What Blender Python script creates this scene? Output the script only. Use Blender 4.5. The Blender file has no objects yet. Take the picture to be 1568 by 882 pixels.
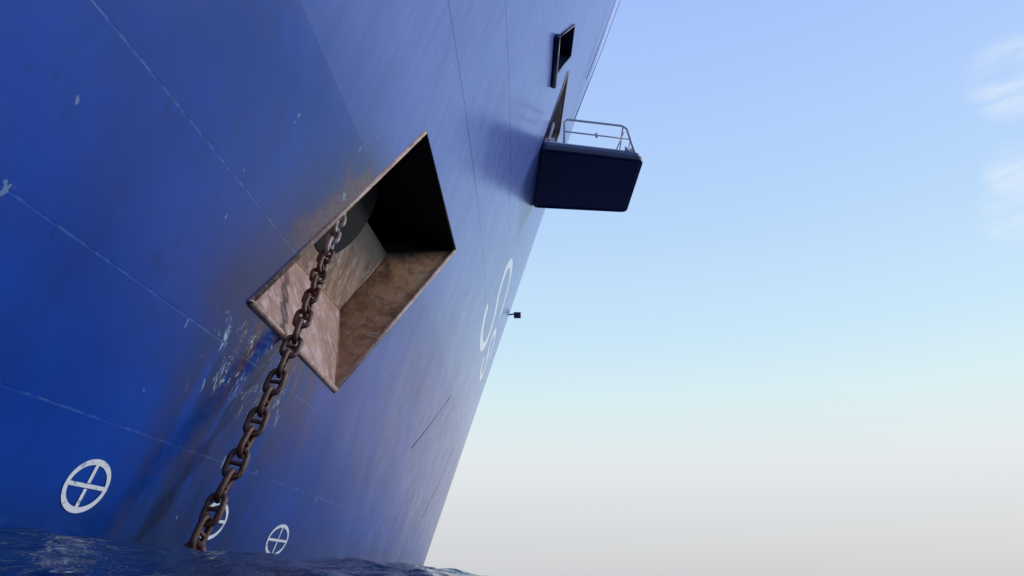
import bpy, bmesh, math, random
from mathutils import Vector, Matrix, noise
random.seed(4)
S=bpy.context.scene
D=4.5;A=.088;C=.0024;K=.32
YS=46.0
SEA=-.6
def hx(y,z):
    if y<=YS: b=A*y-C*y*y
    else: b=A*YS-C*YS*YS+(A-2*C*YS)*(y-YS)
    return -D+b+K*z
def H(y,z,off=0):
    """point on the hull skin, off = metres outward"""
    e=.01
    ty=Vector((hx(y+e,z)-hx(y-e,z),2*e,0)); tz=Vector((hx(y,z+e)-hx(y,z-e),0,2*e))
    n=ty.cross(tz).normalized()
    if n.x<0:n=-n
    return Vector((hx(y,z),y,z))+n*off

# ---------------- helpers
def new_mat(name):
    m=bpy.data.materials.new(name);m.use_nodes=True
    nt=m.node_tree; b=nt.nodes['Principled BSDF']
    return m,nt,b
class NB:
    def __init__(s,nt): s.nt=nt
    def n(s,t,**k):
        x=s.nt.nodes.new(t)
        for a,v in k.items(): setattr(x,a,v)
        return x
    def put(s,sock,v):
        if hasattr(v,'is_output') or isinstance(v,bpy.types.NodeSocket): s.nt.links.new(v,sock)
        else: sock.default_value=v
    def m(s,op,a,b=None,c=None,clamp=False):
        x=s.n('ShaderNodeMath',operation=op); x.use_clamp=clamp
        s.put(x.inputs[0],a)
        if b is not None:s.put(x.inputs[1],b)
        if c is not None:s.put(x.inputs[2],c)
        return x.outputs[0]
    def ss(s,v,a,b):
        x=s.n('ShaderNodeMapRange',interpolation_type='SMOOTHSTEP')
        s.put(x.inputs[0],v); x.inputs[1].default_value=a; x.inputs[2].default_value=b
        return x.outputs[0]
    def ssr(s,v,a,b): # 1 below a, 0 above b
        x=s.n('ShaderNodeMapRange',interpolation_type='SMOOTHSTEP')
        s.put(x.inputs[0],v); x.inputs[1].default_value=a; x.inputs[2].default_value=b
        x.inputs[3].default_value=1;x.inputs[4].default_value=0
        return x.outputs[0]
    def mix(s,f,a,b):
        x=s.n('ShaderNodeMix',data_type='RGBA')
        s.put(x.inputs[0],f);s.put(x.inputs[6],a);s.put(x.inputs[7],b)
        return x.outputs[2]
    def noise(s,vec,scale,detail=4,rough=.55,dist=0):
        x=s.n('ShaderNodeTexNoise'); s.put(x.inputs['Vector'],vec)
        x.inputs['Scale'].default_value=scale;x.inputs['Detail'].default_value=detail
        x.inputs['Roughness'].default_value=rough;x.inputs['Distortion'].default_value=dist
        return x.outputs[0]
    def mapv(s,vec,scale=(1,1,1),rot=(0,0,0)):
        x=s.n('ShaderNodeMapping'); s.put(x.inputs[0],vec)
        x.inputs['Scale'].default_value=scale;x.inputs['Rotation'].default_value=rot
        return x.outputs[0]
def obj(name,verts,faces,mat,parent=None,smooth=False):
    me=bpy.data.meshes.new(name);me.from_pydata([tuple(v) for v in verts],[],faces);me.update()
    o=bpy.data.objects.new(name,me);S.collection.objects.link(o)
    if mat:
        for mm in (mat if isinstance(mat,list) else [mat]): me.materials.append(mm)
    if smooth:
        for p in me.polygons:p.use_smooth=True
    if parent:o.parent=parent
    return o
def empty(name):
    o=bpy.data.objects.new(name,None);S.collection.objects.link(o);return o
class MB:
    def __init__(s): s.v=[];s.f=[]
    def add(s,v,f):
        k=len(s.v);s.v+= [Vector(x) for x in v]; s.f+=[tuple(i+k for i in q) for q in f]
    def tube(s,pts,r,seg=8,closed=False):
        pts=[Vector(p) for p in pts];n=len(pts);rings=[];up=None
        for i,p in enumerate(pts):
            a=pts[(i-1)%n] if (closed or i>0) else p
            b=pts[(i+1)%n] if (closed or i<n-1) else p
            t=(b-a).normalized()
            if up is None:
                up=t.orthogonal().normalized()
            up=(up-t*up.dot(t)).normalized(); w=t.cross(up)
            rings.append([p+(up*math.cos(2*math.pi*j/seg)+w*math.sin(2*math.pi*j/seg))*r for j in range(seg)])
        v=[q for R in rings for q in R];f=[]
        for i in range(n if closed else n-1):
            for j in range(seg):
                a=i*seg+j;b=i*seg+(j+1)%seg;c=((i+1)%n)*seg+(j+1)%seg;d=((i+1)%n)*seg+j
                f.append((a,b,c,d))
        if not closed: f.append(tuple(range(seg))[::-1]);f.append(tuple((n-1)*seg+j for j in range(seg)))
        s.add(v,f)
    def box(s,lo,hi):
        x0,y0,z0=lo;x1,y1,z1=hi
        s.add([(x0,y0,z0),(x1,y0,z0),(x1,y1,z0),(x0,y1,z0),(x0,y0,z1),(x1,y0,z1),(x1,y1,z1),(x0,y1,z1)],
        [(0,3,2,1),(4,5,6,7),(0,1,5,4),(1,2,6,5),(2,3,7,6),(3,0,4,7)])
    def ribbon(s,yz,w,off,closed=False):
        n=len(yz);L=[]
        for i in range(n):
            a=yz[(i-1)%n] if (closed or i>0) else yz[i]
            b=yz[(i+1)%n] if (closed or i<n-1) else yz[i]
            dy,dz=b[0]-a[0],b[1]-a[1];l=math.hypot(dy,dz) or 1
            nx,nz=-dz/l*w/2,dy/l*w/2
            L.append(H(yz[i][0]+nx,yz[i][1]+nz,off));L.append(H(yz[i][0]-nx,yz[i][1]-nz,off))
        f=[]
        for i in range(n if closed else n-1):
            j=(i+1)%n; f.append((2*i,2*i+1,2*j+1,2*j))
        s.add(L,f)
    def make(s,name,mat,parent=None,smooth=False): return obj(name,s.v,s.f,mat,parent,smooth)

# ---------------- materials
# hull paint
hull_m,nt,b=new_mat('hull_paint');N=NB(nt)
tc=N.n('ShaderNodeTexCoord').outputs['Object']
sx=N.n('ShaderNodeSeparateXYZ');nt.links.new(tc,sx.inputs[0]);X,Y,Z=sx.outputs
big=N.noise(tc,.35,5,.6)
med=N.noise(tc,2.2,6,.65)
fine=N.noise(tc,22,4,.6)
streak=N.noise(N.mapv(tc,(1,2.2,.16)),1.4,5,.65)
col=N.mix(N.ss(big,.3,.72),(.0003,.034,.27,1),(.0006,.052,.38,1))
col=N.mix(N.m('MULTIPLY',N.ss(med,.45,.75),.4),col,(.0006,.025,.19,1))
zone2=N.m('MULTIPLY',N.ss(streak,.50,.74),.28)
col=N.mix(zone2,col,(.001,.025,.17,1))
# sun-bleached, chalky paint on the upper strakes (starts at the weld at z=5.65)
ch=N.m('ADD',N.m('MULTIPLY',N.ss(N.m('ADD',Z,N.m('MULTIPLY',big,1.2)),5.4,8.6),.64),N.m('MULTIPLY',N.ss(Z,5.64,5.67),.18))
ch=N.m('MULTIPLY',ch,N.m('MULTIPLY_ADD',N.ss(streak,.25,.7),-.28,1.0))
col=N.mix(ch,col,(.17,.235,.60,1))
# dark vertical streaks under the pocket
zone=N.m('MULTIPLY',N.m('MULTIPLY',N.ss(Y,6.5,7.8),N.ssr(Y,9.0,11.5)),N.ssr(Z,2.7,3.6))
zone=N.m('MULTIPLY',zone,N.ss(streak,.22,.55))
col=N.mix(N.m('MULTIPLY',zone,.78),col,N.mix(N.ss(med,.45,.65),(.005,.018,.065,1),(.030,.022,.035,1)))
# waterline slime / damp band
wl=N.m('MULTIPLY',N.ssr(N.m('ADD',Z,N.m('MULTIPLY',med,.8)),.55,1.45),.6)
col=N.mix(wl,col,(.002,.016,.08,1))
# rust / chafe along the forward edge of the pocket (edge: y = 7.74 + (z-2.95)*.676)
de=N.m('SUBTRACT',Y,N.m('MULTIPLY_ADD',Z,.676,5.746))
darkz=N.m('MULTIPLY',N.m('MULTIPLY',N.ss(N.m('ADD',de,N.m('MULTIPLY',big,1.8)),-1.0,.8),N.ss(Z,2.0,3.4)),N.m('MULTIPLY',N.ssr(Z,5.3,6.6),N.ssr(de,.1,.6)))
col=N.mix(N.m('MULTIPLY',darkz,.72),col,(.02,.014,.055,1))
rz=N.m('MULTIPLY',N.m('MULTIPLY',N.ss(N.m('ADD',de,N.m('MULTIPLY',med,1.5)),.05,.5),N.ss(Z,3.5,4.3)),N.ssr(Z,5.4,5.9))
rz=N.m('MULTIPLY',rz,N.ssr(de,.2,.5))
col=N.mix(N.m('MULTIPLY',rz,.9),col,N.mix(N.ss(fine,.4,.65),(.085,.032,.036,1),(.13,.075,.10,1)))
# light wash of rust below the sill edge
rs=N.m('MULTIPLY',N.m('MULTIPLY',N.ss(Y,7.6,8.2),N.ssr(Y,11.0,11.8)),N.m('MULTIPLY',N.ss(Z,1.2,2.8),N.ssr(Z,3.0,3.3)))
col=N.mix(N.m('MULTIPLY',N.m('MULTIPLY',rs,N.ss(streak,.42,.58)),.7),col,(.10,.045,.045,1))
# weld / strake lines
lines=None
for z0,w,st in [(1.3,.013,.28),(2.42,.013,.32),(3.8,.015,.42),(5.65,.02,.4),(8.85,.035,.65),(11.4,.04,.65),(14.3,.03,.4),(18,.04,.4),(22,.04,.4)]:
    d=N.m('ABSOLUTE',N.m('SUBTRACT',Z,z0))
    l=N.m('MULTIPLY',N.ssr(d,w*.4,w),st)
    lines=l if lines is None else N.m('MAXIMUM',lines,l)
dash=N.ss(N.noise(tc,5,3,.7),.42,.60)
near=N.ssr(Z,4.5,5.4)
col=N.mix(N.m('MULTIPLY',N.m('MULTIPLY',lines,dash),near),col,(.09,.22,.45,1))
far=N.m('SUBTRACT',1,near)
col=N.mix(N.m('MULTIPLY',lines,far),col,(.003,.03,.18,1))
vl=None
for y0,w in [(24.8,.03),(29.5,.05),(34,.05)]:
    l=N.ssr(N.m('ABSOLUTE',N.m('SUBTRACT',Y,y0)),w*.4,w)
    vl=l if vl is None else N.m('MAXIMUM',vl,l)
col=N.mix(N.m('MULTIPLY',vl,.3),col,(.003,.03,.18,1))
# white scuffs below the pocket
sc=N.noise(N.mapv(tc,(1,3.0,1.5),(.5,0,0)),2.6,8,.8,.8)
zs=N.m('MULTIPLY',N.m('MULTIPLY',N.ss(Y,7.1,7.6),N.ssr(Y,9.4,10.2)),N.m('MULTIPLY',N.ss(Z,1.7,2.1),N.ssr(Z,2.65,2.85)))
col=N.mix(N.m('MULTIPLY',N.m('MULTIPLY',zs,N.ss(sc,.565,.61)),.75),col,(.42,.56,.66,1))
# sparse chips
chip=N.noise(N.mapv(tc,(1,1,.6)),4.6,3,.5)
col=N.mix(N.m('MULTIPLY',N.ss(chip,.73,.745),.5),col,(.24,.34,.45,1))
grim=N.noise(N.mapv(tc,(1,1,.7)),1.7,6,.8)
col=N.mix(N.m('MULTIPLY',N.ss(grim,.58,.72),N.m('MULTIPLY_ADD',near,.38,.12)),col,(.003,.020,.085,1))
# white painted lettering (real paint in hull coordinates)
def arcmask(cy,cz,ry,rz,w,gap,hw):
    py=N.m('DIVIDE',N.m('SUBTRACT',Y,cy),ry);pz=N.m('DIVIDE',N.m('SUBTRACT',Z,cz),rz)
    r=N.m('SQRT',N.m('ADD',N.m('MULTIPLY',py,py),N.m('MULTIPLY',pz,pz)))
    k=min(ry,rz)
    ring=N.ssr(N.m('MULTIPLY',N.m('ABSOLUTE',N.m('SUBTRACT',r,1)),k),w/2-.05,w/2)
    g=math.radians(gap)
    dt=N.m('DIVIDE',N.m('ADD',N.m('MULTIPLY',py,math.cos(g)),N.m('MULTIPLY',pz,math.sin(g))),r)
    ck=math.cos(math.radians(hw))
    return N.m('MULTIPLY',ring,N.ssr(dt,ck-.02,ck+.02))
L=None
for a in [(28.2,11.1,2.2,1.05,.36,-52,42),(26.2,9.35,2.1,1.0,.36,137,58),(31.8,9.9,1.5,.55,.26,-52,42),(31.2,8.95,1.5,.55,.26,137,58)]:
    q=arcmask(*a); L=q if L is None else N.m('MAXIMUM',L,q)
col=N.mix(L,col,(.82,.84,.90,1))
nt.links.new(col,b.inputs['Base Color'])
b.inputs['IOR'].default_value=1.36
b.inputs['Specular Tint'].default_value=(.70,.86,1,1)
nt.links.new(N.m('MULTIPLY_ADD',med,.16,.14),b.inputs['Roughness'])
panel=N.noise(N.mapv(tc,(1,.8,.55)),.55,2,.4)
h=N.m('ADD',N.m('MULTIPLY',panel,.08),N.m('MULTIPLY',fine,.0008))
h=N.m('SUBTRACT',h,N.m('MULTIPLY',lines,.005))
h=N.m('SUBTRACT',h,N.m('MULTIPLY',vl,.002))
bp=N.n('ShaderNodeBump');bp.inputs['Strength'].default_value=.5;bp.inputs['Distance'].default_value=1
nt.links.new(h,bp.inputs['Height']);nt.links.new(bp.outputs[0],b.inputs['Normal'])

def rough_mat(name,c1,c2,c3=None,scale=3,rough=.7,stretch=(1,1,1),bump=.01,cavity_shade=None,patch=7):
    m,nt,b=new_mat(name);N=NB(nt)
    tc=N.n('ShaderNodeTexCoord').outputs['Object']
    v=N.mapv(tc,stretch)
    a=N.noise(v,scale,7,.65,.3);f=N.noise(tc,scale*patch,5,.65)
    c=N.mix(N.ss(a,.35,.65),c1+(1,),c2+(1,))
    if c3: c=N.mix(N.ss(f,.50,.66),c,c3+(1,))
    if cavity_shade:   # painted shade: colour darkens towards the dark hawse cavity
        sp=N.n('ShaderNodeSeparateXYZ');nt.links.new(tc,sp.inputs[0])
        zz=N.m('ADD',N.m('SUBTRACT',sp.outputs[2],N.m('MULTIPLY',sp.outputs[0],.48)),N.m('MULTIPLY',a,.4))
        c=N.mix(N.m('MULTIPLY',N.ss(zz,cavity_shade[0],cavity_shade[1]),.95),c,(.006,.007,.012,1))
    nt.links.new(c,b.inputs['Base Color']);b.inputs['Roughness'].default_value=rough
    bp=N.n('ShaderNodeBump');bp.inputs['Distance'].default_value=bump;bp.inputs['Strength'].default_value=.8
    nt.links.new(N.m('ADD',a,N.m('MULTIPLY',f,.5)),bp.inputs['Height']);nt.links.new(bp.outputs[0],b.inputs['Normal'])
    return m
rust=rough_mat('rusted_steel',(.085,.024,.016),(.035,.011,.009),(.15,.06,.04),7,.55,bump=.01)
chain_grey=rough_mat('worn_steel',(.42,.41,.47),(.20,.18,.20),(.20,.12,.10),8,.5)
sill_m=rough_mat('chafed_sill',(.38,.23,.19),(.21,.10,.075),(.44,.35,.37),1.3,.5,(1,1,.8),.01,patch=3)
wall_m=rough_mat('rusted_pocket_wall',(.46,.235,.13),(.18,.075,.038),(.40,.27,.18),1.7,.6,(1,1.7,.45),.02,cavity_shade=(7.5,8.3),patch=3.2)
back_m=rough_mat('pocket_back_plate',(.33,.21,.15),(.14,.075,.048),(.32,.27,.27),1.6,.6,(1,1.7,.45),.02,cavity_shade=(7.1,8.0),patch=3.2)
rim_m=rough_mat('pocket_rim',(.42,.27,.22),(.20,.095,.065),(.52,.44,.42),4,.5)
black=rough_mat('cavity_shade_black',(.0015,.002,.005),(.003,.0035,.008),None,2,1.0)  # near-black base colour stands in for shade inside the cavity and pipe mouth
navy=rough_mat('navy_plate',(.008,.015,.07),(.012,.022,.085),None,2,.5,bump=.003)
edge_m=rough_mat('platform_edge_paint',(.05,.08,.22),(.09,.12,.28),None,3,.5)
lav=rough_mat('railing_paint',(.62,.63,.74),(.52,.53,.64),None,5,.5)
grey=rough_mat('recess_primer',(.24,.21,.21),(.16,.14,.15),(.28,.25,.25),2,.7)
white,nt,b=new_mat('white_marking_paint');N=NB(nt)
tc=N.n('ShaderNodeTexCoord').outputs['Object']
nt.links.new(N.mix(N.ss(N.noise(tc,14,5,.7),.52,.70),(.68,.72,.78,1),(.12,.20,.42,1)),b.inputs['Base Color']);b.inputs['Roughness'].default_value=.45
seam_m,nt,b=new_mat('seam_dark_paint');b.inputs['Base Color'].default_value=(.01,.05,.24,1)  # dark blue line colour of the plate edge seams

# ---------------- ship hull
ship=empty('cargo_ship')
ys=[-34+1.0*i for i in range(0,105)]+[71+6*i for i in range(0,30)]
zs=[-3+1.0*i for i in range(0,50)]
V=[];Fc=[]
for y in ys:
    for z in zs: V.append((hx(y,z),y,z))
nz=len(zs)
for i in range(len(ys)-1):
    for j in range(nz-1):
        Fc.append((i*nz+j,(i+1)*nz+j,(i+1)*nz+j+1,i*nz+j+1))
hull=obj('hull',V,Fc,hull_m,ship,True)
bm=bmesh.new();bm.from_mesh(hull.data)
def cut(quad):
    """quad: list of (y,z) in order; removes the hull skin inside"""
    P=[H(*q) for q in quad];c=sum(P,Vector())/len(P)
    R=max((p-c).length for p in P)+2.5
    nrm=H(quad[0][0],quad[0][1],1)-P[0]
    planes=[]
    for i in range(len(P)):
        a,b=P[i],P[(i+1)%len(P)]
        n=(b-a).cross(nrm).normalized()
        if (c-a).dot(n)<0:n=-n
        planes.append((a,n))
    for a,n in planes:
        fs=[f for f in bm.faces if (f.calc_center_median()-c).length<R]
        g=set(fs)|{e for f in fs for e in f.edges}|{v for f in fs for v in f.verts}
        bmesh.ops.bisect_plane(bm,geom=list(g),plane_co=a,plane_no=n,dist=1e-5)
    dl=[f for f in bm.faces if (f.calc_center_median()-c).length<R and all((f.calc_center_median()-a).dot(n)>0 for a,n in planes)]
    bmesh.ops.delete(bm,geom=dl,context='FACES')
PK=[(7.74,2.95),(11.52,2.85),(15.7,7.32),(10.64,7.24)]   # BL BR TR TL
cut(PK)
DR=[(23.3,15.5),(27.9,15.5),(27.9,19.0),(23.3,18.7)]
cut(DR)
WN=[(18.14,15.82),(20.19,15.92),(22.14,18.52),(20.47,18.49)]
cut(WN)
bm.to_mesh(hull.data);bm.free()
# far side, deck and ends
ye=ys[-1];y0=ys[0];zt=zs[-1];BX=-42
v=[];f=[]
for y in ys: v.append((hx(y,zt),y,zt));v.append((BX,y,zt));v.append((BX,y,-3))
for i in range(len(ys)-1):
    a=3*i;c=3*(i+1);f+=[(a,c,c+1,a+1),(a+1,c+1,c+2,a+2)]
e=len(v);v+=[(hx(y0,-3),y0,-3),(hx(ye,-3),ye,-3)]
f+=[(0,1,2,e),(3*(len(ys)-1),3*(len(ys)-1)+1,3*(len(ys)-1)+2,e+1)]
obj('deck_and_far_side',v,f,hull_m,ship)

# anchor pocket
BL,BR,TR,TL=[H(*q,-.005) for q in PK]
BLi=Vector((-3.56,9.95,4.75));BRi=Vector((-3.39,13.35,4.91));MRi=Vector((-2.79,14.53,6.7));MLi=Vector((-2.95,11.6,6.5))
def sub_quad(name,a,b,c,d,mat,n=8,amp=.0):
    v=[];f=[]
    for i in range(n+1):
        for j in range(n+1):
            s,t=i/n,j/n
            v.append((a.lerp(b,s)).lerp(d.lerp(c,s),t))
    for i in range(n):
        for j in range(n):
            q=i*(n+1)+j;f.append((q,q+n+1,q+n+2,q+1))
    return obj(name,v,f,mat,ship)
sub_quad('pocket_sill',BL,BR,BRi,BLi,sill_m)
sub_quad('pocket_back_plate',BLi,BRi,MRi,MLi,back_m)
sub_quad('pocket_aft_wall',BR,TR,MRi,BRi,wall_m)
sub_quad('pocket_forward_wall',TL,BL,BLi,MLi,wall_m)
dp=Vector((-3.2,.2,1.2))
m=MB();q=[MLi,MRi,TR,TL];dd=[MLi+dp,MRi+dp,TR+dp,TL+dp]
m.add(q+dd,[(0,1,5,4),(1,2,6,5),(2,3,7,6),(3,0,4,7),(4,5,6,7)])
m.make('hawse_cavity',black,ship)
m=MB()
m.tube([BL,BR],.055);m.tube([TL,BL],.045)
m.tube([BR,TR],.045)
for p in (BL,BR): m.tube([p-Vector((0,0,.01)),p+Vector((0,0,.01))],.06)
m.make('pocket_rim',rim_m,ship,True)
m=MB();m.tube([TL,TR],.035);m.make('pocket_head_rim',black,ship,True)
m=MB();m.tube([BR,BRi],.02,6);m.tube([BRi,MRi],.02,6);m.tube([BLi,BRi],.02,6);m.make('pocket_weld_seams',wall_m,ship,True)
# hawse pipe mouth
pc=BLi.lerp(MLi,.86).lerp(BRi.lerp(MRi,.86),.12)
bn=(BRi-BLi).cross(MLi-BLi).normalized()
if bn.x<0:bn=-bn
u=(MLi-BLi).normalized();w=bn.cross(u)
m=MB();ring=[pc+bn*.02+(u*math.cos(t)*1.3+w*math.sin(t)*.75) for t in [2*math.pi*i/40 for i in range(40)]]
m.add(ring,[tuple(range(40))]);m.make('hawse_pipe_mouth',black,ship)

# door recess & platform
def recess(name,quad,depth,mat,off=-.003):
    o=[H(*q,off) for q in quad];i=[H(*q,-depth) for q in quad]
    m=MB();m.add(o+i,[(0,1,5,4),(1,2,6,5),(2,3,7,6),(3,0,4,7),(4,5,6,7)])
    return m.make(name,mat,ship)
recess('side_door_recess',DR,.5,grey)
recess('mooring_window_recess',WN,.6,navy)
m=MB()
pts=[H(*q,.03) for q in WN]
m.tube(pts,.045,8,True);m.tube([H(17.9,15.75,.08),H(20.5,15.85,.08)],.10,8)
m.make('window_frame',navy,ship,True)
m=MB();m.tube([H(*q,.01) for q in DR],.04,6,True);m.make('side_door_coaming',grey,ship,True)

plat=empty('boarding_platform');
def rounded(poly,r,n=5):
    out=[];k=len(poly)
    for i in range(k):
        p=Vector(poly[i]);a=Vector(poly[i-1])-p;b=Vector(poly[(i+1)%k])-p
        p0=p+a.normalized()*r;p1=p+b.normalized()*r
        for j in range(n+1):
            t=j/n;out.append((1-t)**2*p0+2*t*(1-t)*p+t*t*p1)
    return out
PL=[(hx(23.2,15.1)-.02,23.15),(5.12,24.0),(5.08,28.3),(hx(27.9,15.1)-.02,27.85)]
def slab(name,poly,z0,z1,mat,bev=.04):
    k=len(poly);v=[(p[0],p[1],z0) for p in poly]+[(p[0],p[1],z1) for p in poly]
    f=[tuple(range(k))[::-1],tuple(range(k,2*k))]+[(i,(i+1)%k,(i+1)%k+k,i+k) for i in range(k)]
    o=obj(name,v,f,mat,plat)
    bv=o.modifiers.new('b','BEVEL');bv.width=bev;bv.segments=2;bv.angle_limit=math.radians(50);bv.limit_method='ANGLE'
    return o
R=rounded(PL,.3)
slab('door_panel',R,15.02,15.24,navy)
c=sum((Vector(p) for p in R),Vector((0,0)))/len(R)
slab('seal_rim',[c+(p-c)*.965 for p in R],15.235,15.42,edge_m)
slab('deck_plate',[c+(p-c)*.93 for p in R],15.41,15.50,lav,.02)
m=MB()
fr=[c+(p-c)*.93 for p in R]
m.tube([(p.x,p.y,15.015) for p in fr],.03,6,True)
m.make('underside_frame',navy,plat,True)
# railing
m=MB();zf=15.45;zt_=16.62
pth=[(2.0,23.55,zf),(2.05,23.56,zt_-.12),(2.15,23.58,zt_),(4.35,24.0,zt_),(4.55,24.06,zt_-.1),(4.8,24.12,zf)]
m.tube(pth,.045,8)
for z in (zf+.6,): m.tube([(2.03,23.55,z),(4.66,24.09,z)],.03,8)
m.tube([(3.3,23.8,zf+.5),(3.3,23.8,zf+.68)],.05,8)
m.tube([(4.4,24.02,zt_-.03),(4.5,25.6,zt_-.03),(4.75,27.9,zt_-.1)],.03,8)
m.tube([(4.68,24.1,zf+.6),(4.75,27.9,zf+.6)],.022,8)
for x,y in [(4.78,25.4),(4.78,26.7),(4.78,27.9)]: m.tube([(x,y,zf),(x-.08,y,zt_-.05)],.03,8)
m.tube([(4.05,24.0,zf),(4.45,24.1,zf+.95)],.025,8)
m.tube([(4.05,24.0,zf),(4.2,25.2,zf+.6),(4.5,25.6,zt_)],.02,8)
m.tube([(4.78,27.9,zt_-.1),(2.2,27.8,zt_-.1),(2.2,27.8,zf)],.03,8)
m.make('railing',lav,plat,True)
m=MB()
for y,s in [(23.5,.22),(24.0,.3),(25.6,.3),(27.4,.3)]:
    x=hx(y,15.5)
    m.box((x-.1,y,15.4),(x+.45,y+s,15.72))
m.tube([(hx(23.4,15.5)+.2,23.3,15.5),(hx(23.4,16.3)+.15,23.35,16.3)],.05)
m.tube([(4.45,23.95,15.5),(4.75,24.2,15.6)],.08)
m.make('hinges_and_brackets',lav,plat)

# hull-side light bracket
lampo=empty('hull_side_light')
m=MB();p=H(41,14.8)
m.tube([p,p+Vector((.35,0,.05))],.05,8);m.make('arm',grey,lampo)
m=MB();m.box(tuple(p+Vector((.3,-.2,-.16))),tuple(p+Vector((.72,.2,.1))));m.tube([p+Vector((.5,-.2,-.05)),p+Vector((.5,-.35,-.08))],.1,12);m.make('lamp_housing',navy,lampo)

# ropes on the upper silhouette
m=MB()
m.tube([H(34,24,.12),H(34,29,.35),H(34.2,33,.42),H(34,40,.4)],.028,6)
m.tube([H(33,26,.08),H(33,30,.18),H(33,36,.2),H(33,42,.15)],.025,6)
m.make('pilot_ladder_rope',lav,None,True)

# markings
m=MB()
for (y,z,r,q) in [(6.58,.76,.28,.205),(9.28,.66,.33,.205),(11.75,.54,.42,.21)]:
    m.ribbon([(y+r*math.cos(t),z+q*math.sin(t)) for t in [2*math.pi*i/48 for i in range(48)]],.05,.006,True)
    m.ribbon([(y-r+.02,z),(y+r-.02,z)],.035,.006); m.ribbon([(y,z-q+.02),(y,z-.025)],.045,.006);m.ribbon([(y,z+.025),(y,z+q-.02)],.045,.006)
m.make('thruster_marks',white,ship)
m=MB()
m.ribbon([(19.3,3.2),(20.5,3.9),(23.0,5.5)],.05,.004)
m.ribbon([(27,2.0),(29,3.4),(30,5.0)],.05,.004)
m.make('plate_edge_seams',seam_m,ship)

# ---------------- anchor chain
def link(m,d,P,T,side,seg=12):
    """stud link centred at P, along T, width along side"""
    T=T.normalized();side=(side-T*side.dot(T)).normalized()
    pts=[];hl=1.2*d;R_=1.3*d
    for i in range(9):
        a=math.pi*i/8; pts.append(P+T*(hl+R_*math.sin(a))+side*(R_*math.cos(a)))
    for i in range(9):
        a=math.pi*i/8; pts.append(P-T*(hl+R_*math.sin(a))-side*(R_*math.cos(a)))
    m.tube(pts,d*.5,seg,True)
    m.tube([P-side*R_,P-side*R_*.5,P+side*R_*.5,P+side*R_],d*.36,8)
d=.07
path=[Vector((-3.40,7.66,-.45)),Vector((-3.30,7.93,.28)),Vector((-3.06,8.48,1.62)),Vector((-2.84,8.97,2.92)),Vector((-2.89,9.95,4.3)),Vector((-2.95,10.96,5.75)),Vector((-3.3,11.6,6.1))]
def cr(p0,p1,p2,p3,t): return .5*((2*p1)+(p2-p0)*t+(2*p0-5*p1+4*p2-p3)*t*t+(3*p1-p0-3*p2+p3)*t**3)
dense=[]
for i in range(len(path)-1):
    p0=path[max(i-1,0)];p3=path[min(i+2,len(path)-1)]
    for k in range(40): dense.append(cr(p0,path[i],path[i+1],p3,k/40))
acc=[0]
for i in range(1,len(dense)): acc.append(acc[-1]+(dense[i]-dense[i-1]).length)
def at(s):
    for i in range(1,len(acc)):
        if acc[i]>=s:
            t=(s-acc[i-1])/(acc[i]-acc[i-1]);return dense[i-1].lerp(dense[i],t)
    return dense[-1]
chain=empty('anchor_chain')
m1=MB();m2=MB();s=.1;k=0
while s<acc[-1]-.15:
    P=at(s);T=at(s+.1)-at(s-.1) if s>.1 else at(s+.1)-at(s)
    base=Vector((1,-.35,0))
    T.normalize();e1=(base-T*base.dot(T)).normalized();e2=T.cross(e1)
    ang=(math.pi/2)*(k%2)+.35+random.uniform(-.25,.25)
    sd=e1*math.cos(ang)+e2*math.sin(ang)
    T2=(T+Vector((random.uniform(-.07,.07),random.uniform(-.07,.07),0)))
    link(m2 if P.z>4.75 else m1,d,P,T2,sd)
    s+=4.05*d;k+=1
m1.make('rusty_links',rust,chain,True);m2.make('worn_links',chain_grey,chain,True)

# ---------------- sea
def axis(a,b,lo,hi,st,g=1.16):
    L=[];x=a
    while x<b: L.append(x);x+=st
    L.append(b);s=st;x=b
    while x<hi: s*=g;x+=s;L.append(x)
    s=st;x=a
    while x>lo: s*=g;x-=s;L.insert(0,x)
    return L
xa=axis(-6,3,-6000,6000,.055,1.13);ya=axis(2,14,-3000,7000,.065,1.13)
TB=[(-14,SEA),(-8,.30),(-4,.36),(-3.1,.27),(-2.3,.17),(-.9,.11),(-.28,.03),(1,-.25),(3,-.5),(6,SEA)]
def tab(x):
    if x<=TB[0][0] or x>=TB[-1][0]: return SEA
    for (a,p),(b_,q) in zip(TB,TB[1:]):
        if x<=b_: return p+(q-p)*(x-a)/(b_-a)
def crest(x): return (tab(x-.3)+tab(x)+tab(x+.3))/3
def wave(x,y):
    sg=4.6 if y<6.4 else 4.3
    h=SEA+(crest(x)-SEA)*math.exp(-((y-6.4)/sg)**2)
    r=math.hypot(x,y);fd=1/(1+(r/60)**2)
    ch=.05*noise.noise(Vector((x*.9,y*.7,0)))+.05*noise.noise(Vector((x*1.9+5,y*1.5,3)))+.03*noise.noise(Vector((x*4.6,y*4,7)))+.010*noise.noise(Vector((x*10,y*9,2)))
    sw=.15*math.sin(.35*y+.22*x+1)+.12*math.sin(.21*y-.3*x)
    sw*= min(1,max(0,(r-14)/20))
    return h+(ch+sw)*fd
V=[(x,y,wave(x,y)) for y in ya for x in xa];nx=len(xa)
Fc=[(j*nx+i,j*nx+i+1,(j+1)*nx+i+1,(j+1)*nx+i) for j in range(len(ya)-1) for i in range(nx-1)]
wm,nt,b=new_mat('sea_water');N=NB(nt)
tc=N.n('ShaderNodeTexCoord').outputs['Object']
sx=N.n('ShaderNodeSeparateXYZ');nt.links.new(tc,sx.inputs[0]);X,Y,Z=sx.outputs
b.inputs['Roughness'].default_value=.07;b.inputs['IOR'].default_value=1.333
b.inputs['Specular Tint'].default_value=(.7,.85,1,1)
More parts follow.
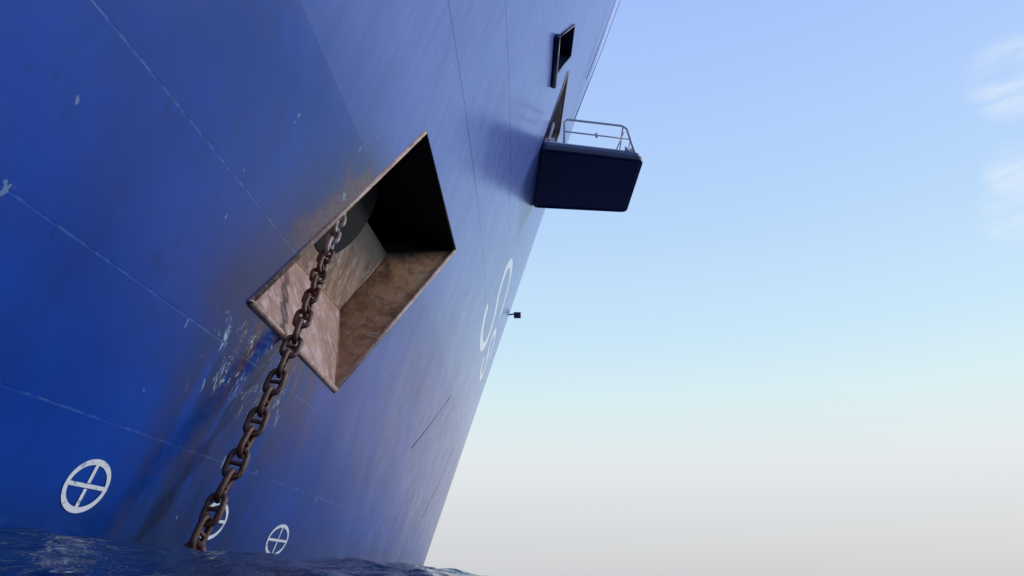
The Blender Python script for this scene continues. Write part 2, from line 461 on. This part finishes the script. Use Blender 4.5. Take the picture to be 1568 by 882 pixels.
n1=N.noise(N.mapv(tc,(1,1.4,1)),3.0,5,.5,.4)
foam=N.noise(tc,2.6,8,.8,.5)
# thin broken foam where the sea laps against the hull plating
hullx=N.m('ADD',N.m('SUBTRACT',N.m('MULTIPLY',Y,A),N.m('MULTIPLY',N.m('MULTIPLY',Y,Y),C)),N.m('MULTIPLY_ADD',Z,K,-D))
gap=N.m('SUBTRACT',X,hullx)
lap=N.m('MULTIPLY',N.m('MULTIPLY',N.ssr(gap,.05,.5),N.ssr(Y,18,25)),N.ss(N.noise(tc,7,7,.75,.5),.54,.64))
fm=N.m('MAXIMUM',N.m('MULTIPLY',N.ss(foam,.66,.70),.5),N.m('MULTIPLY',lap,.5))
nt.links.new(N.mix(fm,(.001,.024,.09,1),(.34,.46,.56,1)),b.inputs['Base Color'])
bp=N.n('ShaderNodeBump');bp.inputs['Distance'].default_value=.12;bp.inputs['Strength'].default_value=.8
nt.links.new(n1,bp.inputs['Height']);nt.links.new(bp.outputs[0],b.inputs['Normal'])
obj('sea_water',V,Fc,wm,None,True)

# ---------------- sky
W=bpy.data.worlds.new('World');S.world=W;W.use_nodes=True;nt=W.node_tree;N=NB(nt)
bg=nt.nodes['Background']
SE,SR=24,66
sky=N.n('ShaderNodeTexSky',sky_type='NISHITA');sky.sun_disc=False
sky.sun_elevation=math.radians(SE);sky.sun_rotation=math.radians(SR)
tc=N.n('ShaderNodeTexCoord').outputs['Generated']
sp=N.n('ShaderNodeSeparateXYZ');nt.links.new(tc,sp.inputs[0])
rp=N.n('ShaderNodeValToRGB');nt.links.new(sp.outputs[2],rp.inputs[0])
st=[(0,(.64,.655,.68)),(.06,(.71,.725,.75)),(.14,(.80,.84,.85)),(.22,(.72,.89,.92)),(.30,(.61,.83,.98)),(.457,(.49,.70,1.0)),(.65,(.40,.58,1.0)),(1,(.2,.35,.9))]
cr_=rp.color_ramp
for i,(p,c_) in enumerate(st):
    e=cr_.elements[i] if i<2 else cr_.elements.new(p)
    e.position=p;e.color=c_+(1,)
sk=N.n('ShaderNodeVectorMath',operation='SCALE');nt.links.new(sky.outputs[0],sk.inputs[0]);sk.inputs['Scale'].default_value=.08
mx=N.mix(.94,sk.outputs[0],rp.outputs[0])
# cirrus wisps
cm=None
for az,el,w1 in [(40.6,31.0,.0016),(39.0,25.2,.0008),(38.2,22.6,.0009)]:
    a_=math.radians(az);e_=math.radians(el);dv=Vector((math.sin(a_)*math.cos(e_),math.cos(a_)*math.cos(e_),math.sin(e_)))
    dt=N.n('ShaderNodeVectorMath',operation='DOT_PRODUCT');nt.links.new(tc,dt.inputs[0]);dt.inputs[1].default_value=dv
    q=N.ssr(N.m('SUBTRACT',1,dt.outputs['Value']),0,w1)
    cm=q if cm is None else N.m('MAXIMUM',cm,q)
cn=N.ss(N.noise(N.mapv(tc,(2,2,9),(0,-.4,.3)),4.5,6,.55,.8),.25,.75)
mx=N.mix(N.m('MULTIPLY',N.m('MULTIPLY',cm,cn),.65),mx,(.82,.88,.98,1))
nt.links.new(mx,bg.inputs[0]);bg.inputs[1].default_value=1.0

sun=bpy.data.lights.new('sun','SUN');sun.energy=2.0;sun.angle=math.radians(9);sun.color=(1,.96,.9)
so=bpy.data.objects.new('sun',sun);S.collection.objects.link(so)
az=math.radians(SR);el=math.radians(SE)
ds=Vector((math.sin(az)*math.cos(el),math.cos(az)*math.cos(el),math.sin(el)))
so.rotation_euler=ds.to_track_quat('Z','Y').to_euler()

# ---------------- camera
cam=bpy.data.cameras.new('camera');co=bpy.data.objects.new('camera',cam);S.collection.objects.link(co)
cam.sensor_width=36;cam.lens=1100/1568*36;cam.clip_end=20000;cam.clip_start=.05
co.rotation_euler=(math.pi/2+math.atan(444/1100.),0,0)
S.camera=co
S.view_settings.view_transform='Standard'
S.view_settings.look='None'
